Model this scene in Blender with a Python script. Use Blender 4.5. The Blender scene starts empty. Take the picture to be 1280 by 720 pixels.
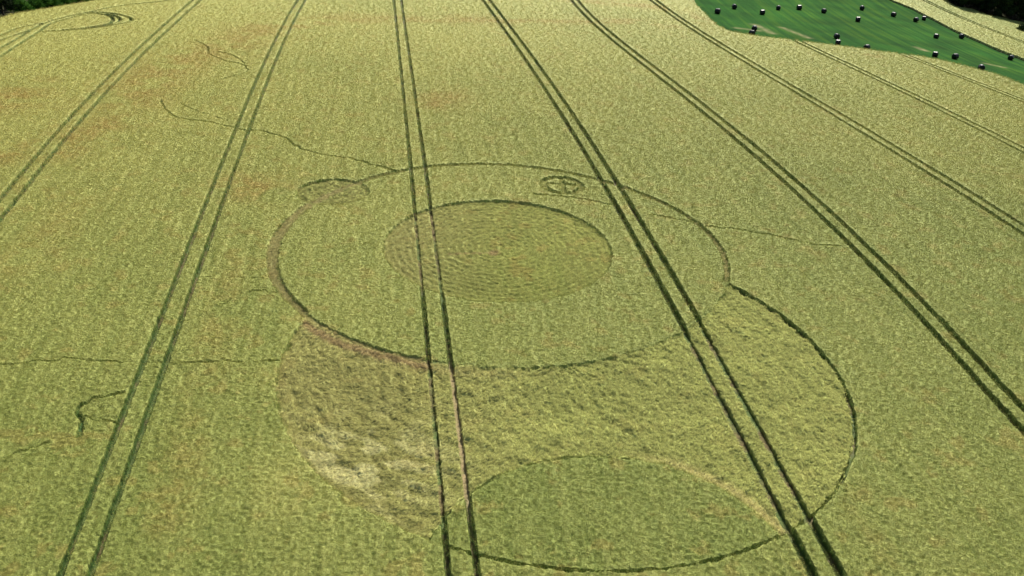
import bpy, math, numpy as np
from mathutils import Vector

# ------------------------------------------------------------------ camera, light, exposure
scene = bpy.context.scene
COL = scene.collection
cam_data = bpy.data.cameras.new("camera")
cam = bpy.data.objects.new("camera", cam_data)
COL.objects.link(cam)
CAM_H = 49.083
cam.location = (0.0, 0.0, CAM_H)
cam.rotation_euler = (math.pi / 2 - 0.48, 0.0, 0.0)
cam_data.sensor_width = 36.0
cam_data.lens = 1173.476 / 1280.0 * 36.0
cam_data.clip_start = 0.5
cam_data.clip_end = 6000.0
scene.camera = cam

SUN_DIR = Vector((0.34, 0.94, 0.0)).normalized()      # horizontal direction towards the sun
SUN_EL = math.radians(42.0)
to_sun = Vector((SUN_DIR.x * math.cos(SUN_EL), SUN_DIR.y * math.cos(SUN_EL), math.sin(SUN_EL)))
world = bpy.data.worlds.new("World")
scene.world = world
world.use_nodes = True
wn = world.node_tree
for n_ in list(wn.nodes): wn.nodes.remove(n_)
sky = wn.nodes.new("ShaderNodeTexSky")
sky.sky_type = 'NISHITA'
sky.sun_disc = False
sky.sun_elevation = SUN_EL
sky.sun_rotation = math.atan2(SUN_DIR.x, SUN_DIR.y)
bg = wn.nodes.new("ShaderNodeBackground"); bg.inputs['Strength'].default_value = 0.055
wo = wn.nodes.new("ShaderNodeOutputWorld")
wn.links.new(sky.outputs[0], bg.inputs[0]); wn.links.new(bg.outputs[0], wo.inputs[0])
sd = bpy.data.lights.new("sun", 'SUN')
sd.energy = 4.2; sd.angle = math.radians(0.5); sd.color = (1.0, 0.95, 0.83)
so = bpy.data.objects.new("sun", sd); COL.objects.link(so)
so.location = (120, 100, 160)
so.rotation_euler = to_sun.to_track_quat('Z', 'Y').to_euler()
vs = scene.view_settings
vs.view_transform = 'Standard'; vs.look = 'None'; vs.exposure = 0.9; vs.gamma = 1.0
vs.use_curve_mapping = False
rng = np.random.default_rng(7)

# ------------------------------------------------------------------ the plan of the field (world metres)
TRAM = {0: (109.3, 240.0, [2.0683, -3.0369, -45.1035]), 1: (48.1, 241.7, [1.3878, -0.9411, -0.7247, -21.356]), 2: (45.6, 245.4, [0.0073, -0.0273, -0.1114, 2.541]), 3: (43.5, 250.9, [-0.4056, -0.3384, 0.2614, 26.6085]), 4: (62.9, 258.6, [2.7658, -3.4184, -1.1207, 51.1594]), 5: (108.4, 268.3, [1.5646, -1.9309, 74.5957]), 6: (130.2, 221.1, [-2.7244, 3.8258, 97.6438]), 7: (170.2, 213.4, [-1.7866, 126.0271])}
RING = (-1.26, 92.38, [24.22, 0.007, -0.027, -0.123, 0.008, 0.137, -0.137, 0.075, 0.052])
BIG = (4.51, 69.23, [23.886, 0.005, -0.067, 0.148, -0.088, -0.216, -0.298, 0.076, -0.032, 0.022, 0.04])
LENS = (6.65, 44.16, [12.887, -0.0, -0.005])
DISC = (-1.47, 91.65, [12.38, -0.001, 0.002, -0.13, 0.023, -0.04, -0.049])
SMALL_A = (-21.47, 105.09, [4.268, -0.006, -0.015, 0.092, 0.015])
SMALL_B = (6.21, 110.19, [2.866, 0.047, 0.009, -0.184, -0.08])
GRASS_LOW = [(54.53, 291.93), (52.77, 276.4), (52.66, 259.79), (52.35, 243.93), (53.82, 236.19), (58.18, 233.67), (63.14, 232.47), (67.77, 232.67), (72.42, 232.19), (78.89, 231.83), (85.87, 231.16), (90.73, 230.75), (96.04, 231.01), (100.87, 230.0), (105.24, 227.78), (108.73, 223.15), (111.5, 218.83), (113.03, 212.33), (113.48, 205.36)]
GRASS_HIGH = [(133.18, 337.75), (136.59, 328.19), (137.62, 311.45), (137.2, 294.31), (137.95, 283.06), (137.79, 265.98), (138.77, 254.43)]
WOOD_R = [(162.36, 361.2), (160.67, 354.15), (160.59, 348.2), (167.25, 349.64), (168.65, 345.99), (171.41, 342.22), (175.23, 343.98), (178.82, 342.07), (183.33, 342.08)]
WOOD_L = [(-110.54, 206.73), (-110.17, 209.56), (-108.95, 214.45), (-105.43, 218.58), (-102.24, 223.96), (-98.91, 229.6)]
BALES = [(57.31, 267.71), (64.66, 279.86), (71.84, 275.4), (79.77, 288.09), (87.59, 293.4), (95.39, 293.7), (113.09, 310.8), (103.33, 285.68), (62.29, 244.76), (59.87, 237.08), (84.73, 247.52), (81.67, 236.98), (122.26, 307.2), (128.22, 303.57), (133.42, 309.98), (122.74, 274.49), (134.0, 282.79), (88.11, 234.36), (106.67, 237.03), (112.34, 238.13), (112.65, 224.24), (133.77, 251.75)]
DCENTER = [(-8.0, 89.39), (-5.49, 89.78), (-1.95, 90.28)]
SOILROW = [(-18.7, 74.24), (-17.21, 72.81), (-14.8, 71.09), (-11.81, 69.72), (-8.93, 68.63), (-7.17, 68.0)]
HEADLAND_TRACKS = [
    [(-91.03, 158.48), (-92.3, 169.43), (-93.66, 179.03), (-95.26, 190.19), (-96.83, 200.09), (-95.63, 206.56), (-93.94, 212.16), (-91.2, 212.36), (-88.6, 211.59), (-86.0, 208.89), (-84.12, 205.25), (-84.08, 201.55), (-85.66, 198.29), (-88.39, 195.48)],
    [(-94.65, 165.57), (-95.57, 176.12), (-96.97, 188.04), (-97.89, 193.32), (-98.33, 200.65), (-97.81, 205.23), (-96.41, 210.05), (-94.53, 213.61), (-90.35, 213.82), (-85.69, 210.86), (-82.34, 206.93), (-81.87, 203.31), (-83.1, 200.28), (-85.29, 197.35), (-88.71, 194.44), (-91.27, 193.19), (-94.55, 192.19)],
    [(-99.3, 174.67), (-99.1, 183.33), (-98.49, 189.6), (-98.16, 193.73)],
    [(-101.82, 179.59), (-101.35, 187.93), (-101.35, 195.32), (-98.83, 200.63)],
    [(-91.01, 211.88), (-88.4, 210.13), (-86.17, 206.58), (-85.16, 202.37), (-86.32, 198.68), (-88.56, 195.9), (-91.62, 194.01)],
    [(-95.95, 211.05), (-94.72, 214.1), (-91.8, 220.89), (-88.71, 225.02), (-83.64, 229.33), (-79.75, 235.08)]]
FOOTPATHS = [  # (half width, points)
    (0.12, [(-62.3, 186.04), (-58.5, 181.12), (-55.98, 174.18), (-51.58, 168.9), (-48.09, 166.5), (-46.18, 163.23), (-46.18, 160.15), (-48.69, 155.09)]),
    (0.10, [(-55.13, 176.41), (-51.34, 173.39), (-47.74, 167.19)]),
    (0.11, [(-54.11, 141.88), (-51.78, 136.71), (-48.73, 132.78), (-44.39, 131.13), (-40.35, 129.15), (-36.86, 127.2)]),
    (0.14, [(-36.86, 127.2), (-35.44, 127.34), (-31.74, 124.77), (-28.75, 120.89), (-25.85, 118.53), (-23.12, 117.36), (-20.94, 116.8), (-18.08, 114.93), (-16.43, 114.04), (-14.53, 112.61)]),
    (0.11, [(2.44, 107.03), (3.9, 106.68), (7.29, 106.32), (9.67, 105.58), (12.44, 104.16)]),
    (0.08, [(16.54, 102.47), (18.0, 101.46), (20.5, 100.6), (22.16, 99.43), (23.97, 99.21), (29.38, 98.13)]),
    (0.09, [(29.38, 98.13), (32.37, 96.57), (33.98, 95.82), (37.01, 95.92)]),
    (0.14, [(-34.14, 61.09), (-33.35, 59.71), (-32.95, 58.95), (-32.75, 58.19), (-32.8, 57.72)]),
    (0.10, [(-34.14, 61.09), (-33.97, 61.76), (-33.35, 62.4), (-32.46, 62.8), (-31.31, 63.26)]),
    (0.06, [(-33.5, 60.1), (-32.37, 59.84), (-30.62, 59.49)]),
    (0.06, [(-37.49, 55.27), (-36.11, 56.09), (-34.67, 56.94)]),
    (0.06, [(-42.93, 66.87), (-39.82, 67.42), (-37.51, 67.84), (-34.23, 67.58), (-31.93, 67.53)]),
    (0.06, [(-29.73, 67.61), (-25.75, 67.63), (-19.87, 68.23)]),
    (0.06, [(-30.32, 82.47), (-27.95, 82.58), (-26.63, 82.48), (-24.52, 82.51)]),
    (0.06, [(-27.75, 76.08), (-26.9, 77.59), (-25.84, 79.31), (-24.72, 80.06), (-22.36, 79.8)]),
    (0.06, [(-50.73, 140.33), (-46.25, 135.47), (-41.13, 131.82)])]
BROWN_STREAKS = [  # (half width, points)
    (5, [(-37.45, 213.2), (-21.93, 218.62), (-3.74, 223.85), (15.44, 230.71), (31.65, 236.2), (41.52, 235.65)]),
    (6, [(-76.95, 137.91), (-76.84, 148.2)]),
    (4, [(-65.72, 114.71), (-65.59, 121.1)]),
    (4, [(-58.81, 116.51), (-58.53, 124.89), (-56.26, 130.64)]),
    (7, [(-58.91, 141.06), (-60.04, 159.04), (-57.09, 171.97), (-54.27, 183.23), (-52.16, 200.38), (-44.99, 206.49), (-37.45, 213.2)]),
    (4, [(-61.66, 174.9), (-59.31, 174.47)]),
    (1.6, [(-23.61, 49.22), (-23.78, 51.51), (-24.16, 56.58), (-24.93, 62.4), (-26.4, 70.44), (-27.51, 85.34)]),
    (1.6, [(25.31, 53.57), (25.41, 50.39), (25.23, 47.45)]),
    (4, [(-12.58, 144.28), (-11.03, 149.52)]),
    (1, [(-20.62, 65.85), (-20.29, 65.86)]),
    (5, [(17.44, 263.15), (41.62, 263.38), (47.79, 248.41)]),
    (4, [(-32.9, 106.53), (-29.46, 104.2)]),
    (2.5, [(84.87, 227.12), (85.13, 221.26)]),
    (3, [(-48.83, 98.3), (-48.81, 89.93), (-49.63, 84.43)]),
    (1.2, [(-16.89, 49.4), (-16.24, 50.17)])]

# ------------------------------------------------------------------ small tools
ANG = -0.12770845
NX, NY = math.cos(ANG), -math.sin(ANG)       # across the tramlines
DX, DY = math.sin(ANG), math.cos(ANG)        # along the tramlines

def soft_clamp(v, lo, hi, s=25.0):
    v = hi - s * np.logaddexp(0, (hi - v) / s)
    return lo + s * np.logaddexp(0, (v - lo) / s)

def terrain(x, y):
    """height of the tops of the crop: one convex hillside"""
    xs = np.clip(x, -150.0, 245.0) / 100.0
    ys = np.clip(y, 5.0, 400.0) / 100.0
    z = -2.81541339 * xs + 14.4468058 * ys - 9.49764913 * ys**2 + 1.62852077 * ys**3 \
        - 1.70895263 * xs * ys - 2.79004676 * xs**2
    return z

def hash2(ix, iy, seed):
    n = (ix.astype(np.int64) * 374761393 + iy.astype(np.int64) * 668265263 + seed * 1274126177) & 0x7fffffff
    n = ((n ^ (n >> 13)) * 1274126177) & 0x7fffffff
    n = (n ^ (n >> 16)) & 0xffff
    return n.astype(np.float32) / 65535.0

def noise(x, y, s, seed=0):
    """value noise in 0..1, cell size s"""
    x = x / s; y = y / s
    ix = np.floor(x); iy = np.floor(y)
    fx = (x - ix).astype(np.float32); fy = (y - iy).astype(np.float32)
    ix = ix.astype(np.int64); iy = iy.astype(np.int64)
    fx = fx * fx * (3 - 2 * fx); fy = fy * fy * (3 - 2 * fy)
    a = hash2(ix, iy, seed); b = hash2(ix + 1, iy, seed)
    c = hash2(ix, iy + 1, seed); d = hash2(ix + 1, iy + 1, seed)
    return a + (b - a) * fx + (c - a) * fy + (a - b - c + d) * fx * fy

def fbm(x, y, s, seed=0, octv=4):
    t = 0; w = 0.5; tot = 0
    for i in range(octv):
        t = t + w * noise(x + 17.3 * i, y - 9.1 * i, s / 2**i, seed + i); tot += w; w *= 0.55
    return t / tot

def sstep(a, b, v):
    t = np.clip((v - a) / (b - a), 0, 1)
    return t * t * (3 - 2 * t)

def poly_dist(x, y, pts, reach):
    """distance to a polyline (inf where farther than reach)"""
    pts = np.asarray(pts, float)
    out = np.full(x.shape, 1e3)
    m = (x > pts[:, 0].min() - reach) & (x < pts[:, 0].max() + reach) & \
        (y > pts[:, 1].min() - reach) & (y < pts[:, 1].max() + reach)
    if not m.any(): return out
    xm = x[m]; ym = y[m]; dm = np.full(xm.shape, 1e3)
    for (ax, ay), (bx, by) in zip(pts[:-1], pts[1:]):
        vx, vy = bx - ax, by - ay
        t = np.clip(((xm - ax) * vx + (ym - ay) * vy) / (vx * vx + vy * vy + 1e-9), 0, 1)
        dm = np.minimum(dm, np.hypot(xm - ax - t * vx, ym - ay - t * vy))
    out[m] = dm
    return out

def smooth_line(pts, n=6):
    """Catmull-Rom resampling so that paths bend, not break"""
    p = np.asarray(pts, float)
    if len(p) < 3: return p
    p = np.vstack([2 * p[0] - p[1], p, 2 * p[-1] - p[-2]])
    out = []
    for i in range(1, len(p) - 2):
        for k in range(n):
            t = k / n
            out.append(0.5 * ((2 * p[i]) + (p[i + 1] - p[i - 1]) * t + (2 * p[i - 1] - 5 * p[i] + 4 * p[i + 1] - p[i + 2]) * t * t
                              + (-p[i - 1] + 3 * p[i] - 3 * p[i + 1] + p[i + 2]) * t**3))
    out.append(p[-2])
    return np.array(out)

def wobble(pts, amp, seed):
    p = np.array(pts, float)
    r = np.random.default_rng(seed)
    p[1:-1] += r.normal(0, amp, p[1:-1].shape)
    return p

def inside(x, y, poly):
    poly = np.asarray(poly, float)
    c = np.zeros(x.shape, bool)
    j = len(poly) - 1
    for i in range(len(poly)):
        xi, yi = poly[i]; xj, yj = poly[j]
        if yi != yj:
            k = ((yi > y) != (yj > y)) & (x < (xj - xi) * (y - yi) / (yj - yi) + xi)
            c ^= k
        j = i
    return c

def ring_sd(x, y, ring):
    """signed distance to a slightly uneven circle: below zero inside. Also the polar angle and radius"""
    cx, cy, co = ring
    r = np.hypot(x - cx, y - cy); th = np.arctan2(y - cy, x - cx)
    R = np.full(x.shape, co[0])
    for k in range(1, (len(co) - 1) // 2 + 1):
        R = R + co[2 * k - 1] * np.cos(k * th) + co[2 * k] * np.sin(k * th)
    return r - R, th, r

RING = (RING[0], RING[1], RING[2]); LENS = LENS
TRACK_LINES = []          # (pair, p(q)) evaluated below
def tram_p(k, q):
    q0, q1, co = TRAM[k]
    qc = np.clip(q, q0, q1)
    t = (qc - 120) / 100
    p = np.polyval(co, t)
    dco = np.polyder(co)
    s0 = np.polyval(dco, (q0 - 120) / 100) / 100; s1 = np.polyval(dco, (q1 - 120) / 100) / 100
    s0 = max(-.02, min(.02, s0)); s1 = max(-.05, min(.05, s1))
    return p + np.where(q < q0, (q - q0) * s0, 0) + np.where(q > q1, (q - q1) * s1, 0)

GRASS_POLY = [(60, 430)] + GRASS_LOW + [(114.5, 190), (116, 150), (141, 150), (139.5, 220)] + GRASS_HIGH[::-1] + [(128, 380), (122, 430)]
WOOD_R_POLY = WOOD_R[1:] + [(196, 339), (240, 322), (260, 330), (260, 520), (168, 520), (166, 420)]
WOOD_L_POLY = [(-112.5, 190), (-118, 165), (-200, 150), (-200, 420), (-60, 420), (-84, 275)] + WOOD_L[::-1]
FAR_PAIR = [(147.0, 375.0), (149.2, 350.0), (154.0, 322.0), (158.8, 293.6), (163.0, 262.0), (167.0, 225.0)]
HT = [smooth_line(t) for t in HEADLAND_TRACKS]
FP = [(w, smooth_line(wobble(smooth_line(p, 4), 0.10, i + 3), 3)) for i, (w, p) in enumerate(FOOTPATHS)]

DEPTH = 0.66
def plan(x, y):
    """everything the plan of the field says about a point: depth below the crop tops, zone and tint"""
    q = x * DX + y * DY; p = x * NX + y * NY
    jit = (noise(x, y, .35, 91) - .5) * .16 + (noise(x, y, .12, 92) - .5) * .07
    depth = np.zeros(x.shape); zone = np.zeros(x.shape, np.int8)
    # --- laid crop
    sd_ring, th_ring, _ = ring_sd(x, y, RING)
    sd_big, th_big, r_big = ring_sd(x, y, BIG)
    sd_disc, th_disc, r_disc = ring_sd(x, y, DISC)
    sd_a, th_a, r_a = ring_sd(x, y, SMALL_A)
    sd_b, th_b, r_b = ring_sd(x, y, SMALL_B)
    sd_l, th_l, r_l = ring_sd(x, y, LENS)
    edge = jit * 1.3
    west = np.exp(-((np.abs(th_ring) - math.pi) / .75) ** 2)
    north = np.clip(np.sin(th_ring), 0, 1)
    hw = .28 + .34 * west + .06 * north
    laid_ring = sstep(hw + .10, hw - .05, np.abs(sd_ring + .15) + edge)
    # the ring is an open path only where it does not border the crescent
    bord = (sd_big < .3)
    laid_ring = np.where(bord, sstep(.26, .14, np.abs(sd_ring) + edge) * (.05 + .65 * sstep(-1.6, -2.0, th_ring) * (th_ring < 0)), laid_ring)
    cres = np.minimum(np.minimum(-sd_big, sd_ring), sd_l)          # > 0 inside the crescent
    laid_c = sstep(-.08, .10, cres + edge)
    laid_d = sstep(.08, -.10, sd_disc + edge)
    laid_a = sstep(.08, -.10, sd_a + edge)
    ringb = np.abs(sd_b + .3); crossb = np.minimum(np.abs(x - 6.3 + .04 * (y - 110)), np.abs(y - 110.6 + .06 * (x - 6)))
    laid_b = np.maximum(sstep(.5, .35, ringb + edge), np.where(sd_b < 0, sstep(.42, .25, crossb + edge * 1.5), 0))
    rim = sstep(.13, .04, np.abs(sd_big) + edge * .8 + .10 * (noise(x, y, .9, 23) - .5) - np.where(x > 18, .07, 0)) * ((np.sin(th_big) < .5) | (np.cos(th_big) > .2)) \
        * np.where((th_big < -1.15) & (th_big > -2.05) | (np.cos(th_big) > -.1), 1, 0)
    rim = rim * np.where((sd_ring > .2) & (x > -4.4), 1, 0)
    dash = sstep(.26, .10, np.abs(sd_l) + edge * .6 + .16 * (noise(x, y, .7, 29) - .4)) * sstep(1.15, 1.6, th_l) * (sd_big < 0)
    rim = np.maximum(rim, dash)
    for lay, dz, zid in ((laid_ring, .42 - .18 * west, 3), (laid_c * (1 - .4 * np.exp(-(sd_ring / .8) ** 2)), .29, 2), (laid_d, .34, 1), (laid_a * (.55 + .45 * sstep(-.9, -.3, sd_a)), .34, 4), (laid_b, .42, 5)):
        zone = np.where((lay > .45) & (lay * dz > depth), zid, zone)
        depth = np.maximum(depth, lay * dz)
    depth = np.maximum(depth, rim * np.where(x > 18, .62, .40))
    # --- paths trodden by walkers
    walk = np.zeros(x.shape)
    for w, line in FP:
        d = poly_dist(x, y, line, 1.0)
        brk = noise(x, y, 1.1, 41)
        walk = np.maximum(walk, sstep(w + .08, w - .05, d + jit * .6 + np.where(w < .2, .10 * (brk - .5) + np.where(w < .08, .05, 0), 0)))
    depth = np.where(zone == 0, np.maximum(depth, walk * np.where(x < -30, .36, .26)), depth)
    # --- wheel tracks
    tr = np.full(x.shape, 1e3)
    for k in TRAM:
        c = tram_p(k, q)
        tr = np.minimum(tr, np.abs(np.abs(p - c) - .93))
    fd = poly_dist(x, y, FAR_PAIR, 3.0); tr = np.minimum(tr, np.abs(fd - 1.0))
    wide = .235 - .075 * np.exp(-(p / 14) ** 2) + .06 * noise(x, y, 6.0, 55) + .09 * sstep(-30, -44, p) + .012 * np.clip(p, -30, 60) / 10 + np.clip((y - 150) / 100, 0, 1.3) * .08
    track = sstep(wide + .07, wide - .04, tr + jit * .5)
    for t_ in HT:
        d = poly_dist(x, y, t_, 1.5)
        track = np.maximum(track, sstep(.50, .28, d + jit * .5) * .9)
    depth = np.maximum(depth, track * DEPTH)
    # --- where no wheat grows
    g = inside(x + jit * 3, y + jit * 3, GRASS_POLY)
    wd = inside(x + jit * 6, y + jit * 6, WOOD_R_POLY) | inside(x + jit * 6, y + jit * 6, WOOD_L_POLY)
    bare = g | wd
    # --- heights of the tops: uneven stand, drill rows, combed straw
    zn = (fbm(x, y, 1.6, 5, 3) - .5) * .06 + (noise(x, y, .24, 8) - .5) * .12
    rows = noise(p * 1.0, q * .06, .45, 12)
    zn = zn + (rows - .5) * .08
    lay_any = (zone > 0)
    comb_d = np.sin(r_disc * 2 * math.pi / .80 + 4 * noise(x, y, 2.2, 31)) * (.035 + .025 * noise(x, y, 2.6, 34))
    flowx = x + 1.2 * np.sin(y * .35); flowy = y + 1.0 * np.sin(x * .3)
    comb_c = (noise(r_big * 1.0 + 2 * noise(x, y, 4., 3), th_big * 8.0, .6, 33) - .5) * .21 + (noise(flowx, flowy * .6, .9, 36) - .5) * .15 + (noise(x * 1.4, y * .7, .42, 39) - .5) * .14
    zl = np.where(zone == 1, comb_d, comb_c) + (noise(x, y, .30, 38) - .5) * .12
    depthn = np.where(lay_any, depth - zl * (1 - track) * np.where(zone == 3, .3, 1) - .02, depth - zn * (1 - np.clip(depth * 1.6, 0, 1)))
    depthn = np.where(bare, DEPTH + .03, depthn)
    depthn = np.minimum(depthn, DEPTH + .03)
    # --- colour of the crop, with soft glow and vignette painted in
    ripe_glow = np.clip(.34 + .50 * sstep(40, 190, y) - .0020 * x, 0, 1) + (fbm(x, y, 34., 61, 4) - .5) * .45 + (fbm(x, y, 5., 66, 3) - .5) * .14 + (rows - .5) * .26  # riper uphill; near end lowered further to imitate vignette darkening
    ripe_glow = ripe_glow + .35 * np.exp(-((x + 16) / 4.0) ** 2 - ((y - 53) / 4.0) ** 2)  # soft glow of light painted into the standing crop as a paler spot
    ripe_glow = ripe_glow - .14 * ((sd_l < 0) & (sd_big < 0)) - .06 * (zone == 1)
    ripe_glow = np.clip(ripe_glow, 0, 1)[..., None]
    green = np.array([.208, .250, .062]); gold = np.array([.450, .430, .150])
    col = green * (1 - ripe_glow) + gold * ripe_glow
    br = np.zeros(x.shape)
    fb = fbm(x, y, 4.5, 71, 4)
    for w, line in BROWN_STREAKS:
        d = poly_dist(x, y, line, w * 2.2)
        br = np.maximum(br, np.exp(-(d / w) ** 2) * np.where(y < 100, .5, 1) * sstep(.36, .56, fb) * (.4 + .6 * sstep(.35, .6, noise(x, y, .5, 19))))
    br = np.maximum(br, sstep(.64, .72, fbm(x, y, 1.6, 77, 4)) * .4)[..., None] * .85
    col = col * (1 - br) + np.array([.40, .295, .095]) * br
    # laid straw shows paler and browner stems
    lw = np.clip(-(x - 2) / 14 + .15, 0, 1) * (zone == 2)
    straw = np.array([.415, .425, .138]) * (1 - lw[..., None]) + np.array([.40, .360, .140]) * lw[..., None]
    patch = fbm(x, y, 3.2, 81, 4)[..., None]
    straw = straw * (.68 + .42 * patch)
    pale = np.exp(-(((x + 11.5) / 5.5) ** 2 + ((y - 55.5) / 4.5) ** 2)) * (zone == 2) * sstep(.38, .6, noise(flowx + y, flowy, 1.1, 44))  # sheen of light on the laid straw, painted in as a pale patch
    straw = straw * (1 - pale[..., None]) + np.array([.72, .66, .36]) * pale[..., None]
    straw = np.where((zone == 3)[..., None], np.array([.30, .25, .12]) * (.7 + .6 * patch), straw)
    wd_ = np.clip(-(x + 1) / 10, 0, 1)[..., None]
    straw = np.where((zone == 1)[..., None], (col * np.array([1.0, 1.0, .92])) * (.74 + .34 * patch) * (1 - wd_) + np.array([.325, .300, .120]) * wd_, straw)
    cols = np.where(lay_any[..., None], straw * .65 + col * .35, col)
    cols = np.where(((zone == 4) | (zone == 5))[..., None], col * .88, cols)
    # gold fringe on the straw along the south of the ring and the lens
    fringe = np.exp(-((sd_ring - .8) / .6) ** 2) * (zone == 2) * sstep(-1.2, -2.2, th_ring) * sstep(-3.0, -2.6, th_ring)
    fringe = np.maximum(fringe, np.exp(-((sd_l - .6) / .5) ** 2) * (zone == 2) * sstep(1.5, 1.0, th_l) * sstep(-.2, .2, th_l))
    cols = cols * (1 - .7 * fringe[..., None]) + np.array([.52, .44, .19]) * .7 * fringe[..., None]
    # bare reddish soil along the south-west foot of the ring and in part of the wheel tracks
    soilrow = sstep(.55, .2, poly_dist(x, y, smooth_line(SOILROW), 2) + jit)[..., None] * .8
    soilrow = np.maximum(soilrow, sstep(.35, .1, poly_dist(x, y, DCENTER, 2) + jit * 2)[..., None] * .6 * (noise(x, y, .8, 14)[..., None] > .4))
    soilrow = np.maximum(soilrow, sstep(.8, .4, np.hypot(x + 1.95, y - 90.28))[..., None] * .8)
    cols = cols * (1 - soilrow) + np.array([.33, .235, .115]) * soilrow
    cols = np.where(((walk > .4) & (zone == 0))[..., None], cols * .75 + np.array([.06, .05, .02]), cols)
    # stems on the walls of the tracks are green, the floor is soil with weeds
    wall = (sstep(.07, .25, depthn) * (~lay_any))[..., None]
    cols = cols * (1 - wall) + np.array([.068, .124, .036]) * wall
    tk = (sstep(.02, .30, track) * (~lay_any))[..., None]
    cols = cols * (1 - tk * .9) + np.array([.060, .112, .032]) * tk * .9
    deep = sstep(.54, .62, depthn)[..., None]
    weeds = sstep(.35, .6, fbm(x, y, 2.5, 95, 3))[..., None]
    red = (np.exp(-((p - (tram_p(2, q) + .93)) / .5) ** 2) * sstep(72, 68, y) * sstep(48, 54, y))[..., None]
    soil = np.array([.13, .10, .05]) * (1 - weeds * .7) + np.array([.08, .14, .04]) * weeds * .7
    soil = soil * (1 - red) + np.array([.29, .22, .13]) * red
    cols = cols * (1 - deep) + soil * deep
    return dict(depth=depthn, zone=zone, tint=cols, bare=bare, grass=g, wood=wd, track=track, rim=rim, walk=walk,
                th_disc=th_disc, th_big=th_big, th_a=th_a, th_b=th_b, th_ring=th_ring, ripe_glow=ripe_glow[..., 0])

# ------------------------------------------------------------------ materials
def new_mat(name):
    m = bpy.data.materials.new(name); m.use_nodes = True
    nt = m.node_tree
    for n_ in list(nt.nodes): nt.nodes.remove(n_)
    out = nt.nodes.new("ShaderNodeOutputMaterial")
    return m, nt, out

def N(nt, typ, **kw):
    n_ = nt.nodes.new(typ)
    for k, v in kw.items(): setattr(n_, k, v)
    return n_

def crop_material(name, instancer=False, translucent=0.0, var=.22, nscale=3.0, rough=.65):
    m, nt, out = new_mat(name)
    L = nt.links.new
    at = N(nt, "ShaderNodeAttribute", attribute_name="tint", attribute_type='INSTANCER' if instancer else 'GEOMETRY')
    bs = N(nt, "ShaderNodeBsdfPrincipled"); bs.inputs['Roughness'].default_value = rough
    bs.inputs['Specular IOR Level'].default_value = .12
    mul = N(nt, "ShaderNodeMix", data_type='RGBA', blend_type='MULTIPLY'); mul.inputs[0].default_value = 1
    if instancer:
        pa = N(nt, "ShaderNodeAttribute", attribute_name="shade", attribute_type='GEOMETRY')
        L(pa.outputs['Color'], mul.inputs[7])
    else:
        tc = N(nt, "ShaderNodeTexCoord")
        no = N(nt, "ShaderNodeTexNoise"); no.inputs['Scale'].default_value = nscale; no.inputs['Detail'].default_value = 6
        no.inputs['Roughness'].default_value = .75
        L(tc.outputs['Object'], no.inputs['Vector'])
        cr = N(nt, "ShaderNodeValToRGB")
        cr.color_ramp.elements[0].position = .3; cr.color_ramp.elements[1].position = .7
        a = 1 - var; b = 1 + var
        cr.color_ramp.elements[0].color = (a * .9, a, a * .8, 1); cr.color_ramp.elements[1].color = (b, b, b * .95, 1)
        L(no.outputs['Fac'], cr.inputs[0]); L(cr.outputs[0], mul.inputs[7])
        bp = N(nt, "ShaderNodeBump"); bp.inputs['Strength'].default_value = .8; bp.inputs['Distance'].default_value = .08
        n2 = N(nt, "ShaderNodeTexNoise"); n2.inputs['Scale'].default_value = 9; n2.inputs['Detail'].default_value = 5
        L(tc.outputs['Object'], n2.inputs['Vector'])
        L(n2.outputs['Fac'], bp.inputs['Height']); L(bp.outputs[0], bs.inputs['Normal'])
    L(at.outputs['Color'], mul.inputs[6]); L(mul.outputs[2], bs.inputs['Base Color'])
    if translucent:
        tl = N(nt, "ShaderNodeBsdfTranslucent"); L(mul.outputs[2], tl.inputs['Color'])
        mx = N(nt, "ShaderNodeMixShader"); mx.inputs[0].default_value = translucent
        L(bs.outputs[0], mx.inputs[1]); L(tl.outputs[0], mx.inputs[2]); L(mx.outputs[0], out.inputs[0])
    else:
        L(bs.outputs[0], out.inputs[0])
    return m

MAT_CANOPY = crop_material("crop_canopy")
MAT_LAID = crop_material("laid_crop", nscale=2.2, var=.35, rough=.85)
MAT_BLADE = crop_material("crop_blades", instancer=True, translucent=.25)
MAT_STRAW = crop_material("straw_blades", instancer=True, translucent=.12, rough=.85)

# ------------------------------------------------------------------ mesh helpers
def mesh_np(name, V, F, mat, attrs=None, smooth=True, parent=None):
    """V (n,3), F (m,k) arrays"""
    me = bpy.data.meshes.new(name)
    V = np.asarray(V, np.float32); F = np.asarray(F, np.int32)
    me.vertices.add(len(V)); me.vertices.foreach_set('co', V.ravel())
    if len(F):
        k = F.shape[1]
        me.loops.add(F.size); me.loops.foreach_set('vertex_index', F.ravel())
        me.polygons.add(len(F))
        me.polygons.foreach_set('loop_start', np.arange(0, F.size, k, dtype=np.int32))
        me.polygons.foreach_set('use_smooth', np.full(len(F), smooth))
    for an, (typ, arr) in (attrs or {}).items():
        a = me.attributes.new(an, typ, 'POINT')
        key = {'FLOAT': 'value', 'INT': 'value', 'FLOAT_VECTOR': 'vector', 'FLOAT_COLOR': 'color'}[typ]
        a.data.foreach_set(key, np.asarray(arr, np.int32 if typ == 'INT' else np.float32).ravel())
    me.update(calc_edges=True)
    if mat: me.materials.append(mat)
    o = bpy.data.objects.new(name, me); COL.objects.link(o)
    if parent: o.parent = parent
    return o

def tag(o, label=None, cat=None, group=None, kind=None):
    if label: o['label'] = label
    if cat: o['category'] = cat
    if group: o['group'] = group
    if kind: o['kind'] = kind
    return o

def rgba(c): return np.c_[c, np.ones(len(c))]

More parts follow.
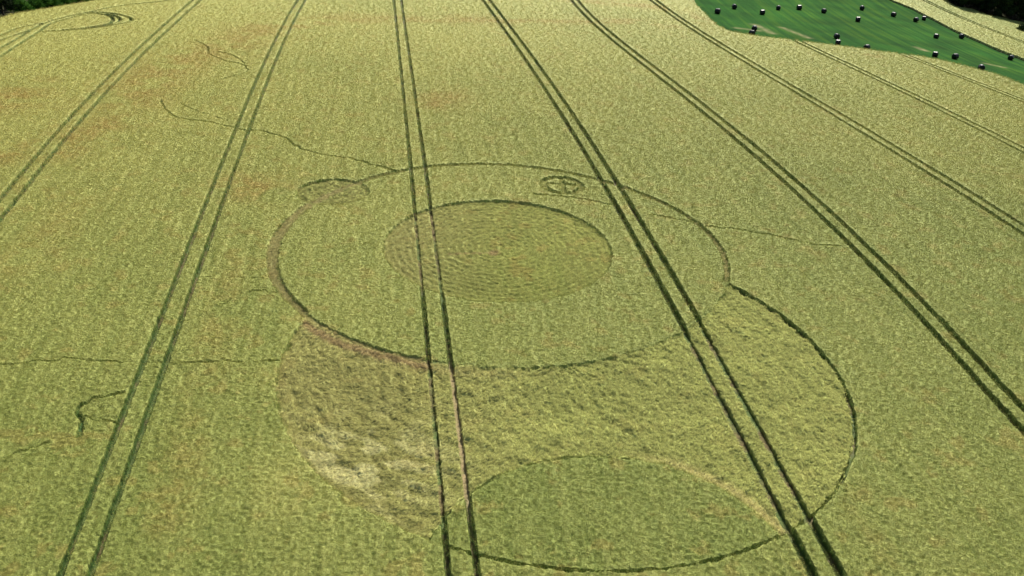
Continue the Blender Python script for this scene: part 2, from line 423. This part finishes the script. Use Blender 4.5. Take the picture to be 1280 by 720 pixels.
# ------------------------------------------------------------------ ground: one sheet to the horizon
def axis(lo, hi, flo, fhi, fine, coarse):
    a = np.arange(flo, fhi + .1, fine)
    return np.r_[np.arange(lo, flo, coarse), a, np.arange(fhi + coarse, hi + 1, coarse)]
gx = axis(-2600, 2600, -220, 300, 5, 120); gy = axis(-900, 4200, -100, 480, 5, 120)
GX, GY = np.meshgrid(gx, gy)
GZ = terrain(GX, GY) - .90
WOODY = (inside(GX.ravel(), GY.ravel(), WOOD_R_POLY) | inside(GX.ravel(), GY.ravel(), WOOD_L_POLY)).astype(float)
nxg, nyg = len(gx), len(gy)
I = np.arange(nxg * nyg).reshape(nyg, nxg)
Fg = np.stack([I[:-1, :-1], I[:-1, 1:], I[1:, 1:], I[1:, :-1]], -1).reshape(-1, 4)
mg, nt, out = new_mat("field_earth")
tc = N(nt, "ShaderNodeTexCoord"); no = N(nt, "ShaderNodeTexNoise"); no.inputs['Scale'].default_value = .012; no.inputs['Detail'].default_value = 8
nt.links.new(tc.outputs['Object'], no.inputs['Vector'])
cr = N(nt, "ShaderNodeValToRGB")
cr.color_ramp.elements[0].position = .42; cr.color_ramp.elements[0].color = (.07, .12, .03, 1)
cr.color_ramp.elements[1].position = .55; cr.color_ramp.elements[1].color = (.28, .26, .09, 1)
nt.links.new(no.outputs['Fac'], cr.inputs[0])
bs = N(nt, "ShaderNodeBsdfPrincipled"); bs.inputs['Roughness'].default_value = 1.0; bs.inputs['Specular IOR Level'].default_value = .03
wa = N(nt, "ShaderNodeAttribute", attribute_name="woodland")
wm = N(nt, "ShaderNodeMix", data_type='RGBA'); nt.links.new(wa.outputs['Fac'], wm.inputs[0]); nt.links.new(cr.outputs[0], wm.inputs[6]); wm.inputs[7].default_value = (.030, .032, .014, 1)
nt.links.new(wm.outputs[2], bs.inputs['Base Color']); nt.links.new(bs.outputs[0], out.inputs[0])
tag(mesh_np("ground", np.c_[GX.ravel(), GY.ravel(), GZ.ravel()], Fg, mg, {'woodland': ('FLOAT', WOODY)}), kind='structure')

# ------------------------------------------------------------------ grass strip between the wheat fields
gx = np.arange(40, 165, 1.0); gy = np.arange(140, 470, 1.0)
GX, GY = np.meshgrid(gx, gy)
gxf, gyf = GX.ravel(), GY.ravel()
GZ = terrain(gxf, gyf) - .66 + (fbm(gxf, gyf, 6., 3, 3) - .5) * .10
keep = np.zeros(GX.shape, bool)
for ox, oy in ((0, 0), (3, 0), (-3, 0), (0, 4), (0, -4)): keep |= inside(GX + ox, GY + oy, GRASS_POLY)
I = np.arange(GX.size).reshape(GX.shape)
Fq = np.stack([I[:-1, :-1], I[:-1, 1:], I[1:, 1:], I[1:, :-1]], -1).reshape(-1, 4)
Fq = Fq[keep.ravel()[Fq].all(1)]
used = np.unique(Fq); rem = np.zeros(GX.size, np.int32); rem[used] = np.arange(len(used))
mgr, nt, out = new_mat("mown_grass")
L = nt.links.new
tc = N(nt, "ShaderNodeTexCoord")
mp = N(nt, "ShaderNodeMapping"); mp.inputs['Rotation'].default_value = (0, 0, math.radians(-5)); mp.inputs['Scale'].default_value = (1, .035, 1)
L(tc.outputs['Object'], mp.inputs['Vector'])
s1 = N(nt, "ShaderNodeTexNoise"); s1.inputs['Scale'].default_value = .55; s1.inputs['Detail'].default_value = 5; s1.inputs['Roughness'].default_value = .6
L(mp.outputs[0], s1.inputs['Vector'])
r1 = N(nt, "ShaderNodeValToRGB")
e = r1.color_ramp.elements
e[0].position = .35; e[0].color = (.012, .056, .008, 1)
e[1].position = .70; e[1].color = (.045, .108, .010, 1)
x_ = r1.color_ramp.elements.new(.5); x_.color = (.018, .076, .010, 1)
L(s1.outputs['Fac'], r1.inputs[0])
s2 = N(nt, "ShaderNodeTexNoise"); s2.inputs['Scale'].default_value = .08; s2.inputs['Detail'].default_value = 7; L(tc.outputs['Object'], s2.inputs['Vector'])
m2 = N(nt, "ShaderNodeMix", data_type='RGBA', blend_type='OVERLAY'); m2.inputs[0].default_value = .7
L(r1.outputs[0], m2.inputs[6]); L(s2.outputs['Fac'], m2.inputs[7])
ba = N(nt, "ShaderNodeAttribute", attribute_name="bare")
m3 = N(nt, "ShaderNodeMix", data_type='RGBA'); L(ba.outputs['Fac'], m3.inputs[0]); L(m2.outputs[2], m3.inputs[6]); m3.inputs[7].default_value = (.26, .24, .12, 1)
bs = N(nt, "ShaderNodeBsdfPrincipled"); bs.inputs['Roughness'].default_value = 1.0; bs.inputs['Specular IOR Level'].default_value = .04
bp = N(nt, "ShaderNodeBump"); bp.inputs['Strength'].default_value = .7; bp.inputs['Distance'].default_value = .12
n3 = N(nt, "ShaderNodeTexNoise"); n3.inputs['Scale'].default_value = 2.5; n3.inputs['Detail'].default_value = 5; L(tc.outputs['Object'], n3.inputs['Vector'])
L(n3.outputs['Fac'], bp.inputs['Height']); L(bp.outputs[0], bs.inputs['Normal'])
L(m3.outputs[2], bs.inputs['Base Color']); L(bs.outputs[0], out.inputs[0])
BARE = [((58.4, 246.5), (63.5, 246.0), 1.0), ((65.0, 255.5), (66.8, 244.0), 1.1), ((72.5, 256.0), (76.0, 243.0), .9), ((107.5, 250.5), (108.0, 246.0), 1.0), ((120.5, 237.5), (123.5, 235.0), .9)]
ux, uy = gxf[used], gyf[used]
bare_a = np.zeros(len(used))
for a_, b_, w in BARE:
    bare_a = np.maximum(bare_a, np.exp(-(poly_dist(ux, uy, [a_, b_], 6) / w) ** 2) * (.35 + .6 * noise(ux, uy, 1.4, 2)))
tag(mesh_np("grass_field", np.c_[ux, uy, GZ[used]], rem[Fq], mgr, {'bare': ('FLOAT', bare_a)}), kind='structure')

# ------------------------------------------------------------------ the wheat canopy and the laid crop, as one height field cut by zone
NR, NC = 1500, 2200
yy = 30.0 * (455.0 / 30.0) ** (np.arange(NR) / (NR - 1))
uu = np.linspace(-.86, .86, NC)
Yg = np.repeat(yy[:, None], NC, 1)
Xg = uu[None, :] * (Yg * .92 + 14)
X = Xg.ravel(); Y = Yg.ravel()
PL = plan(X, Y)
Z = terrain(X, Y) - PL['depth']
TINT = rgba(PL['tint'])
I = np.arange(NR * NC, dtype=np.int32).reshape(NR, NC)
F = np.stack([I[:-1, :-1], I[:-1, 1:], I[1:, 1:], I[1:, :-1]], -1).reshape(-1, 4)
F = F[~PL['bare'][F].all(1)]
zf = PL['zone'][F]
same = (zf == zf[:, :1]).all(1)
fz = np.where(same, zf[:, 0], 0)
dmin = PL['depth'][F].min(1)
tz = (PL['track'][F].min(1) > .75) & (fz == 0) & (dmin > .54)
fz = np.where(tz, 9, fz)
def cut(name, sel, mat):
    f = F[sel]
    us = np.unique(f); re = np.zeros(len(X), np.int32); re[us] = np.arange(len(us), dtype=np.int32)
    return mesh_np(name, np.c_[X[us], Y[us], Z[us]], re[f], mat, {'tint': ('FLOAT_COLOR', TINT[us])}, smooth=False)
wheat = tag(cut("wheat_field", fz == 0, MAT_CANOPY), 'standing ripening wheat covering the hillside around the crop circle', 'wheat', kind='stuff')
tag(cut("wheel_tracks", fz == 9, MAT_CANOPY), kind='structure')
disc = tag(cut("laid_wheat_disc", fz == 1, MAT_LAID), 'round disc of wheat laid in concentric swirls inside the upper ring', 'laid crop', kind='stuff')
cresc = tag(cut("laid_wheat_crescent", fz == 2, MAT_LAID), 'large crescent of rough laid wheat below and right of the ring', 'laid crop', kind='stuff')
ringo = tag(cut("trodden_ring_path", fz == 3, MAT_LAID), 'narrow ring of trodden brownish wheat around the swirled disc', 'laid crop', kind='stuff')
sma = tag(cut("laid_wheat_circle", fz == 4, MAT_LAID), 'small laid circle sitting across the upper left of the ring', 'laid crop', kind='stuff')
smb = tag(cut("laid_wheat_circle", fz == 5, MAT_LAID), 'small laid ring with a cross inside, just within the large ring at its upper right', 'laid crop', kind='stuff')

# ------------------------------------------------------------------ clumps of ears and straw standing on it
def clump(kind, seed):
    r = np.random.default_rng(seed)
    V, F3, S = [], [], []
    def tri_strip(pts, w, side, sh):
        """a flat tapering ribbon along pts"""
        b = len(V)
        n_ = len(pts)
        for i, pnt in enumerate(pts):
            ww = w * (1 - (i / (n_ - 1)) ** 2 * .85)
            V.append(pnt - side * ww / 2); V.append(pnt + side * ww / 2); S.append(sh); S.append(sh)
        for i in range(n_ - 1):
            F3.append((b + 2 * i, b + 2 * i + 1, b + 2 * i + 3, b + 2 * i + 2))
    if kind == 'stand':
        for i in range(15):
            a = r.uniform(0, 2 * math.pi); rad = .20 * math.sqrt(r.uniform()); base = np.array([math.cos(a) * rad, math.sin(a) * rad, -.22])
            a2 = r.uniform(0, 2 * math.pi); lean = r.uniform(.02, .14)
            top = base + np.array([math.cos(a2) * lean, math.sin(a2) * lean, r.uniform(.20, .34)])
            side = np.array([-math.sin(a2), math.cos(a2), 0])
            g = r.uniform(.55, 1.0)
            # leaf
            if i % 2 == 0:
                mid = (base + top) / 2 + np.array([0, 0, .03])
                tip = mid + np.array([math.cos(a2) * .16, math.sin(a2) * .16, r.uniform(-.08, .05)])
                tri_strip([base, mid, tip], .026, side, (g * .55, g * .80, g * .5))
            # ear: a thin three-sided spindle, nodding
            nod = np.array([math.cos(a2) * .055, math.sin(a2) * .055, r.uniform(.03, .07)])
            sh = r.uniform(.85, 1.35); shc = (sh, sh * r.uniform(.93, 1.02), sh * r.uniform(.7, 1.0))
            b = len(V); w = .014
            up = np.cross(nod / np.linalg.norm(nod), side)
            m_ = top + nod * .45
            V.append(top); S.append(shc)
            for k in range(3):
                c = 2 * math.pi * k / 3
                V.append(m_ + side * w * math.cos(c) + up * w * math.sin(c)); S.append(shc)
            V.append(top + nod * 1.25); S.append(shc)
            for k in range(3):
                k2 = (k + 1) % 3
                F3.append((b, b + 1 + k, b + 1 + k2, b + 1 + k2)); F3.append((b + 4, b + 1 + k2, b + 1 + k, b + 1 + k))
    else:
        for i in range(16):
            a = r.normal(0, .38)
            d = np.array([math.cos(a), math.sin(a), 0]); side = np.array([-d[1], d[0], 0])
            st = np.array([r.uniform(-.30, .0), r.uniform(-.16, .16), r.uniform(-.06, .02)])
            ln = r.uniform(.35, .6); h = r.uniform(.03, .13)
            pts = [st, st + d * ln * .35 + np.array([0, 0, h]), st + d * ln * .7 + np.array([0, 0, h * .9]), st + d * ln + np.array([0, 0, h * .2])]
            g = r.uniform(.5, 1.3)
            tri_strip(pts, .026, side, (g, g * r.uniform(.93, 1.04), g * r.uniform(.75, 1.0)))
    V = np.array(V); S = np.array(S)
    F4 = []
    for f in F3: F4.append(f if f[2] != f[3] else (f[0], f[1], f[2]))
    return V, F4, S

def clump_tree():
    """Geometry Nodes: the mesh carries three clumps and a cloud of loose points; every point gets one clump"""
    ng = bpy.data.node_groups.new("scatter_clumps", 'GeometryNodeTree')
    ng.interface.new_socket("Geometry", in_out='INPUT', socket_type='NodeSocketGeometry')
    ng.interface.new_socket("Geometry", in_out='OUTPUT', socket_type='NodeSocketGeometry')
    gi = ng.nodes.new('NodeGroupInput'); go = ng.nodes.new('NodeGroupOutput')
    L = ng.links.new
    def attr(nm, typ):
        a = ng.nodes.new('GeometryNodeInputNamedAttribute'); a.data_type = typ; a.inputs['Name'].default_value = nm
        return a.outputs['Attribute']
    var = attr('variant', 'INT')
    join = ng.nodes.new('GeometryNodeJoinGeometry')
    def eq(v):
        c = ng.nodes.new('FunctionNodeCompare'); c.data_type = 'INT'; c.operation = 'EQUAL'
        L(var, c.inputs[2]); c.inputs[3].default_value = v
        return c.outputs[0]
    for v in (3, 2, 1):
        s = ng.nodes.new('GeometryNodeSeparateGeometry'); s.domain = 'POINT'
        L(gi.outputs[0], s.inputs['Geometry']); L(eq(v), s.inputs['Selection'])
        g2 = ng.nodes.new('GeometryNodeGeometryToInstance')
        L(s.outputs[0], g2.inputs[0]); L(g2.outputs[0], join.inputs[0])
    s = ng.nodes.new('GeometryNodeSeparateGeometry'); s.domain = 'POINT'
    L(gi.outputs[0], s.inputs['Geometry']); L(eq(0), s.inputs['Selection'])
    mp_ = ng.nodes.new('GeometryNodeMeshToPoints'); L(s.outputs[0], mp_.inputs['Mesh'])
    ip = ng.nodes.new('GeometryNodeInstanceOnPoints')
    L(mp_.outputs[0], ip.inputs['Points']); L(join.outputs[0], ip.inputs['Instance'])
    ip.inputs['Pick Instance'].default_value = True
    L(attr('pick', 'INT'), ip.inputs['Instance Index'])
    er = ng.nodes.new('FunctionNodeEulerToRotation'); L(attr('rot', 'FLOAT_VECTOR'), er.inputs[0]); L(er.outputs[0], ip.inputs['Rotation'])
    L(attr('size', 'FLOAT'), ip.inputs['Scale'])
    L(ip.outputs[0], go.inputs[0])
    return ng
SCATTER = clump_tree()

def scatter(name, kind, P3, rot, size, tint, mat, parent, seed):
    clumps = [clump(kind, seed + i) for i in range(3)]
    V = []; Fl = []; S = []; var = []
    for i, (v, f, s) in enumerate(clumps):
        b = len(V); V += list(v); S += list(s); var += [i + 1] * len(v)
        Fl += [tuple(b + k for k in ff) for ff in f]
    nb = len(V); npnt = len(P3)
    me = bpy.data.meshes.new(name)
    me.vertices.add(nb + npnt); me.vertices.foreach_set('co', np.vstack([np.array(V), P3]).astype(np.float32).ravel())
    ls = np.cumsum([0] + [len(f) for f in Fl])
    me.loops.add(int(ls[-1])); me.loops.foreach_set('vertex_index', np.array([k for f in Fl for k in f], np.int32))
    me.polygons.add(len(Fl)); me.polygons.foreach_set('loop_start', ls[:-1].astype(np.int32))
    def A(nm, typ, key, arr):
        a = me.attributes.new(nm, typ, 'POINT'); a.data.foreach_set(key, arr.ravel())
    r = np.random.default_rng(seed)
    A('variant', 'INT', 'value', np.r_[np.array(var), np.zeros(npnt)].astype(np.int32))
    A('pick', 'INT', 'value', np.r_[np.zeros(nb), r.integers(0, 3, npnt)].astype(np.int32))
    A('rot', 'FLOAT_VECTOR', 'vector', np.vstack([np.zeros((nb, 3)), rot]).astype(np.float32))
    A('size', 'FLOAT', 'value', np.r_[np.ones(nb), size].astype(np.float32))
    A('tint', 'FLOAT_COLOR', 'color', np.vstack([np.ones((nb, 4)), tint]).astype(np.float32))
    A('shade', 'FLOAT_COLOR', 'color', np.vstack([rgba(np.array(S)), np.ones((npnt, 4))]).astype(np.float32))
    me.update(calc_edges=True); me.materials.append(mat)
    o = bpy.data.objects.new(name, me); COL.objects.link(o); o.parent = parent; o['kind'] = 'stuff'
    md = o.modifiers.new("scatter", 'NODES'); md.node_group = SCATTER
    return o

def fan_points(y0, y1, k, c, hx, rg):
    out = []
    y = y0
    while y < y1:
        s = k * y + c
        w = hx * (y * .92 + 14) if hx < 2 else hx
        n_ = int(2 * w / s)
        xs = -w + (np.arange(n_) + rg.uniform(0, 1, n_)) * s
        out.append(np.c_[xs, y + rg.uniform(-.5, .5, n_) * s, np.full(n_, s)])
        y += s
    return np.vstack(out)

pts = fan_points(36, 400, .0026, .062, .72, rng)
pp = plan(pts[:, 0], pts[:, 1])
inf = (~pp['bare']) & (pp['track'] < .30) & (pp['rim'] < .15)
st = inf & (pp['zone'] == 0) & (pp['depth'] < .16)
def put(sel, kind, name, mat, parent, seed, yaw=None, lift=0, sz=1.0):
    x, y, s = pts[sel].T
    z = terrain(x, y) - pp['depth'][sel] + lift
    n_ = len(x)
    a = rng.uniform(0, 2 * math.pi, n_) if yaw is None else yaw
    tilt = .10
    rot = np.c_[rng.normal(0, tilt, n_), rng.normal(0, tilt, n_), a]
    size = sz * (s + .04) / .25 * rng.uniform(.85, 1.25, n_)
    size = np.clip(size, .5, 2.0)
    v = rng.uniform(.86, 1.16, (n_, 1))
    t = rgba(np.clip(pp['tint'][sel] * v, 0, .8))
    return scatter(name, kind, np.c_[x, y, z], rot, size, t, mat, parent, seed)
put(st, 'stand', 'wheat_ears', MAT_BLADE, wheat, 11)
print('standing clumps', int(st.sum()))
px, py = pts[:, 0], pts[:, 1]
flow = .7 * np.sin(px * .35 + 1.3 * np.sin(py * .4)) + 1.6 * (fbm(px, py, 3.0, 17, 3) - .5)
for par, zid, th, nm, sd_ in ((disc, 1, pp['th_disc'], 'laid_straw', 21), (cresc, 2, pp['th_big'], 'laid_straw', 31), (ringo, 3, pp['th_ring'], 'laid_straw', 41),
                         (sma, 4, pp['th_a'], 'laid_straw', 51), (smb, 5, pp['th_b'], 'laid_straw', 61)):
    sel = inf & (pp['zone'] == zid)
    fl = flow * (1.0 if zid == 2 else .3)
    yw = th + math.pi / 2 + fl
    if zid == 2:      # the middle of the crescent is combed roughly along the tramlines
        mid = np.exp(-((px - 4) / 14.0) ** 2)
        yw = yw * (1 - mid) + (math.pi / 2 + .3) * mid
    yw = yw + rng.normal(0, .55, len(yw))
    put(sel, 'lay', nm, MAT_STRAW, par, sd_, yaw=yw[sel], lift=.03, sz=.62)
    print(nm, zid, int(sel.sum()))

# ------------------------------------------------------------------ wrapped bales on the grass
mb, nt, out = new_mat("black_bale_film")
bs = N(nt, "ShaderNodeBsdfPrincipled"); bs.inputs['Base Color'].default_value = (.006, .007, .009, 1); bs.inputs['Specular IOR Level'].default_value = .28; bs.inputs['Roughness'].default_value = .38
tc = N(nt, "ShaderNodeTexCoord"); no = N(nt, "ShaderNodeTexNoise"); no.inputs['Scale'].default_value = 7; no.inputs['Detail'].default_value = 4
bp = N(nt, "ShaderNodeBump"); bp.inputs['Strength'].default_value = .35; bp.inputs['Distance'].default_value = .04
nt.links.new(tc.outputs['Object'], no.inputs['Vector']); nt.links.new(no.outputs['Fac'], bp.inputs['Height']); nt.links.new(bp.outputs[0], bs.inputs['Normal'])
nt.links.new(bs.outputs[0], out.inputs[0])
def bale_mesh(seed, on_end):
    """a film-wrapped round bale: soft shoulders, wrap ridges, slightly flattened where it sits"""
    r_ = np.random.default_rng(seed)
    n_, R, Lh = 40, .70, .66
    prof = [(-Lh, 0), (-Lh - .01, .25), (-Lh + .005, .48), (-Lh + .05, .60), (-Lh + .14, .68)]
    prof += [(t, .70 + .012 * math.sin(t * 26)) for t in np.linspace(-Lh + .22, Lh - .22, 9)]
    prof += [(-a, b) for a, b in prof[4::-1]]
    V = []; F_ = []
    for a, rad in prof:
        for k in range(n_):
            c = 2 * math.pi * k / n_
            rr = rad * (1 + .012 * math.sin(c * 5 + a * 3 + seed))
            V.append((a + .01 * math.sin(c * 3 + seed), rr * math.cos(c), rr * math.sin(c)))
    for i in range(len(prof) - 1):
        for k in range(n_):
            k2 = (k + 1) % n_
            F_.append((i * n_ + k, i * n_ + k2, (i + 1) * n_ + k2, (i + 1) * n_ + k))
    V = np.array(V)
    if on_end: V = V[:, [1, 2, 0]]
    low = V[:, 2].min()
    V[:, 2] = np.where(V[:, 2] < low + .12, low + .06 + (V[:, 2] - low) * .5, V[:, 2])
    V[:, 2] -= V[:, 2].min()
    return V, F_
bm_v = [bale_mesh(1, False), bale_mesh(2, False), bale_mesh(3, False)]
bale_me = []
for i, (v, f) in enumerate(bm_v):
    t_ = mesh_np("wrapped_bale", v, f, mb); bale_me.append(t_.data); bpy.data.objects.remove(t_)
BALE_LABELS = [
 'black wrapped bale nearest the top left edge of the grass strip', 'black wrapped bale near the frame top, second from the left of the grass strip',
 'black wrapped bale alone in the upper left of the grass, right of the first two', 'black wrapped bale near the frame top, left one of two level with each other',
 'black wrapped bale near the frame top, right one of two level with each other', 'black wrapped bale shining brightest in the upper middle of the grass',
 'black wrapped bale highest in the middle of the strip, just above another', 'black wrapped bale in the middle of the strip, just below the highest middle one',
 'black wrapped bale by the pale scuffed patch, behind the one at the wheat edge', 'black wrapped bale touching the lower wheat edge by the pale scuffed patch',
 'black wrapped bale directly behind another one at the lower middle wheat edge', 'black wrapped bale at the wheat edge directly in front of another one, lower middle',
 'black wrapped bale right of the middle, near the top edge of the strip', 'black wrapped bale, left and lower one of a close pair by the upper wheat edge',
 'black wrapped bale, right and upper one of a close pair by the upper wheat edge', 'black wrapped bale in the right half, left of one against the upper wheat edge',
 'black wrapped bale against the upper wheat edge, level with one on its left', 'black wrapped bale alone at the lower wheat edge, right of the two stacked in line',
 'black wrapped bale, left one of two side by side towards the lower right', 'black wrapped bale, right one of two side by side towards the lower right',
 'black wrapped bale nearest the camera at the lower right wheat edge', 'black wrapped bale farthest right, near the right edge of the picture']
BR = np.random.default_rng(5)
for i, ((bx, by), lab) in enumerate(zip(BALES, BALE_LABELS)):
    o = bpy.data.objects.new("wrapped_bale", bale_me[(i * 7 + i // 3) % 3]); COL.objects.link(o)
    gz = float(terrain(np.array([bx]), np.array([by]))[0]) - .66
    o.location = (bx, by, gz - .03); o.rotation_euler = (0, 0, BR.uniform(0, math.pi)); s = BR.uniform(.95, 1.06); o.scale = (s, s, s)
    tag(o, lab, 'bale', 'black wrapped bales on the grass strip')

# ------------------------------------------------------------------ trees and hedge
def leaf_material(name, c0, c1):
    m, nt, out = new_mat(name); L = nt.links.new
    oi = N(nt, "ShaderNodeAttribute", attribute_name="leafvar")
    cr = N(nt, "ShaderNodeValToRGB"); cr.color_ramp.elements[0].color = (*c0, 1); cr.color_ramp.elements[1].color = (*c1, 1)
    L(oi.outputs['Fac'], cr.inputs[0])
    bs = N(nt, "ShaderNodeBsdfPrincipled"); bs.inputs['Roughness'].default_value = .8; bs.inputs['Specular IOR Level'].default_value = .06
    tl = N(nt, "ShaderNodeBsdfTranslucent"); mx = N(nt, "ShaderNodeMixShader"); mx.inputs[0].default_value = .22
    L(cr.outputs[0], bs.inputs['Base Color']); L(cr.outputs[0], tl.inputs['Color'])
    L(bs.outputs[0], mx.inputs[1]); L(tl.outputs[0], mx.inputs[2]); L(mx.outputs[0], out.inputs[0])
    return m
LEAF_DARK = leaf_material("dark_leaves", (.010, .022, .008), (.035, .060, .018))
LEAF_GREEN = leaf_material("green_leaves", (.030, .090, .012), (.085, .200, .030))
mk, nt, out = new_mat("bark")
bs = N(nt, "ShaderNodeBsdfPrincipled"); bs.inputs['Roughness'].default_value = .9
tc = N(nt, "ShaderNodeTexCoord"); no = N(nt, "ShaderNodeTexNoise"); no.inputs['Scale'].default_value = 6
cr = N(nt, "ShaderNodeValToRGB"); cr.color_ramp.elements[0].color = (.03, .022, .016, 1); cr.color_ramp.elements[1].color = (.07, .055, .04, 1)
nt.links.new(tc.outputs['Object'], no.inputs['Vector']); nt.links.new(no.outputs['Fac'], cr.inputs[0]); nt.links.new(cr.outputs[0], bs.inputs['Base Color']); nt.links.new(bs.outputs[0], out.inputs[0])

def tube(path, radii, n_=7):
    V = []; F_ = []
    for i, (p_, r_) in enumerate(zip(path, radii)):
        d = np.array(path[min(i + 1, len(path) - 1)]) - np.array(path[max(i - 1, 0)]); d = d / (np.linalg.norm(d) + 1e-9)
        a = np.cross(d, [0.3, 1, 0.1]); a /= np.linalg.norm(a); b = np.cross(d, a)
        for k in range(n_):
            c = 2 * math.pi * k / n_
            V.append(np.array(p_) + r_ * (math.cos(c) * a + math.sin(c) * b))
    for i in range(len(path) - 1):
        for k in range(n_):
            F_.append((i * n_ + k, i * n_ + (k + 1) % n_, (i + 1) * n_ + (k + 1) % n_, (i + 1) * n_ + k))
    return V, F_

def woody(seed, height, spread, low, trunk_r, nleaf, leaf):
    """returns trunk (with limbs) and crown geometry; crown reaches from 'low' to 'height'"""
    r_ = np.random.default_rng(seed)
    V, F_ = tube([(0, 0, -.3), (.05 * height * r_.normal() * .3, 0, height * .35), (0, .02 * height, height * .85)], [trunk_r, trunk_r * .75, trunk_r * .15])
    V = list(V); centres = []
    nl = 14
    for i in range(nl):
        a = i * 2.4 + r_.normal(0, .3); z0 = low + (height * .72 - low) * (i + .5) / nl
        ext = spread * (.55 + .45 * math.sin(math.pi * min(1, (z0 - low) / (height - low) + .25))) * r_.uniform(.65, 1.05)
        e_ = np.array([math.cos(a) * ext, math.sin(a) * ext, z0 + height * .10])
        v, f = tube([(0, 0, z0 * .9), tuple(e_ * [.5, .5, 1] - [0, 0, .03 * height]), tuple(e_)], [trunk_r * .4, trunk_r * .25, trunk_r * .07], 5)
        b = len(V); V += v; F_ += [tuple(b + k for k in q_) for q_ in f]
        centres.append((e_, spread * r_.uniform(.28, .42))); centres.append((e_ * [.55, .55, 1] + [0, 0, .05 * height], spread * r_.uniform(.3, .45)))
    centres.append((np.array([0, 0, height * .9]), spread * .4))
    cw = np.array([c[1] for c in centres]) ** 2; cw /= cw.sum()
    idx = r_.choice(len(centres), nleaf, p=cw)
    C_ = np.array([centres[i][0] for i in idx]); R_ = np.array([centres[i][1] for i in idx])
    d = r_.normal(size=(nleaf, 3)); d /= np.linalg.norm(d, axis=1)[:, None]
    P_ = C_ + d * (R_ * r_.uniform(.5, 1.05, nleaf))[:, None] * [1, 1, .75]
    P_[:, 2] = np.maximum(P_[:, 2], low * .6 + r_.uniform(0, .3, nleaf))
    nrm = d + r_.normal(0, .6, (nleaf, 3)); nrm /= np.linalg.norm(nrm, axis=1)[:, None]
    t1 = np.cross(nrm, r_.normal(size=(nleaf, 3))); t1 /= np.linalg.norm(t1, axis=1)[:, None]; t2 = np.cross(nrm, t1)
    s = (leaf * r_.uniform(.6, 1.3, nleaf))[:, None]
    CV = np.stack([P_ - t1 * s, P_ - t2 * s * .55, P_ + t1 * s, P_ + t2 * s * .55], 1).reshape(-1, 3)
    CF = np.arange(nleaf * 4).reshape(-1, 4)
    lv = np.repeat(np.clip(r_.normal(.5, .22, nleaf) + .25 * np.sin(idx * 1.7), 0, 1), 4)
    return (np.array(V), F_), (CV, CF, lv)

def plant(name, label, cat, x, y, proto, mat, rz, sc, group=None):
    """proto: (trunk mesh, crown mesh)"""
    root = bpy.data.objects.new(name, None); COL.objects.link(root)
    root.location = (x, y, float(terrain(np.array([x]), np.array([y]))[0]) - .85); root.rotation_euler = (0, 0, rz); root.scale = (sc, sc, sc)
    for nm, me in (('trunk', proto[0]), ('crown', proto[1])):
        c = bpy.data.objects.new(nm, me); COL.objects.link(c); c.parent = root
    tag(root, label, cat, group)
    return root
def protos(seeds, mat, *args):
    out_ = []
    for s in seeds:
        (tv, tf), (cv, cf, lv) = woody(s, *args)
        a = mesh_np('trunk', tv, tf, mk); b = mesh_np('crown', cv, cf, mat, {'leafvar': ('FLOAT', lv)}, smooth=False)
        out_.append((a.data, b.data)); bpy.data.objects.remove(a); bpy.data.objects.remove(b)
    return out_
TALL_DARK = protos((1, 2, 3), LEAF_DARK, 12.0, 4.8, .5, .28, 9000, .34)
BUSH_GREEN = protos((4, 5, 6), LEAF_GREEN, 3.2, 2.2, .15, .09, 4200, .17)
BUSH_DARK = protos((8,), LEAF_DARK, 2.6, 2.0, .12, .08, 3000, .17)
TR = np.random.default_rng(12)
# the wood beyond the top right corner, rows of trees along its edge
right = [(166.5, 357.5), (165.5, 352.5), (171.5, 353), (176, 348.5), (182, 348), (189, 346), (172, 361), (180, 357), (188, 354), (196, 348), (167.5, 367), (178, 367), (190, 364), (203, 352)]
for i, (x, y) in enumerate(right):
    first = i < 6
    lab = ['dark leafy tree at the left tip of the wood in the top right', 'dark low tree at the wood edge, nearest the far wheel tracks', 'dark broad tree on the wood edge, third from its left tip',
           'dark tree on the middle of the wood edge above the pale wheat', 'dark spreading tree on the wood edge, right of its middle', 'dark tree at the right end of the wood edge by the picture corner'][i] if first \
        else 'dark tree standing deeper inside the shaded wood in the top right'
    plant('tree', lab, 'tree', x, y, TALL_DARK[i % 3], LEAF_DARK, TR.uniform(0, 6.28), TR.uniform(.85, 1.15), 'trees of the dark wood at the top right')
plant('bush', 'small dark bush standing alone in wheat below the right wood', 'bush', 173.6, 321.5, BUSH_DARK[0], LEAF_DARK, 1.0, 1.35)
# hedge in the top left corner
hedge = [(-108.2, 218.8), (-106.3, 221.6), (-104.0, 225.2), (-102.2, 229.0), (-100.8, 233.5), (-107.6, 224.5), (-105.6, 229.5), (-98.8, 237), (-110.0, 215.2)]
hl = ['bright green hedge bush next to the black tree in the top left corner', 'bright green bush second from the left in the corner hedge', 'bright green bush in the middle of the corner hedge front',
      'bright green bush towards the right of the corner hedge', 'bright green bush thinning out near the right end of the corner hedge', 'green bush standing behind the left bushes of the corner hedge',
      'green bush standing behind the middle of the corner hedge', 'last green bush at the right end of the corner hedge', 'green bush squeezed between the black corner tree and the hedge']
for i, (x, y) in enumerate(hedge):
    plant('hedge_bush', hl[i], 'bush', x, y, BUSH_GREEN[i % 3], LEAF_GREEN, TR.uniform(0, 6.28), TR.uniform(.85, 1.15), 'green bushes of the top left hedge')
for i, (x, y, lab) in enumerate([(-113.5, 214.0, 'black shaded tree filling the extreme top left corner'), (-116.5, 221.0, 'dark tree behind the green hedge at the top left')]):
    plant('tree', lab, 'tree', x, y, TALL_DARK[i], LEAF_DARK, TR.uniform(0, 6.28), .75, 'dark trees of the top left corner')
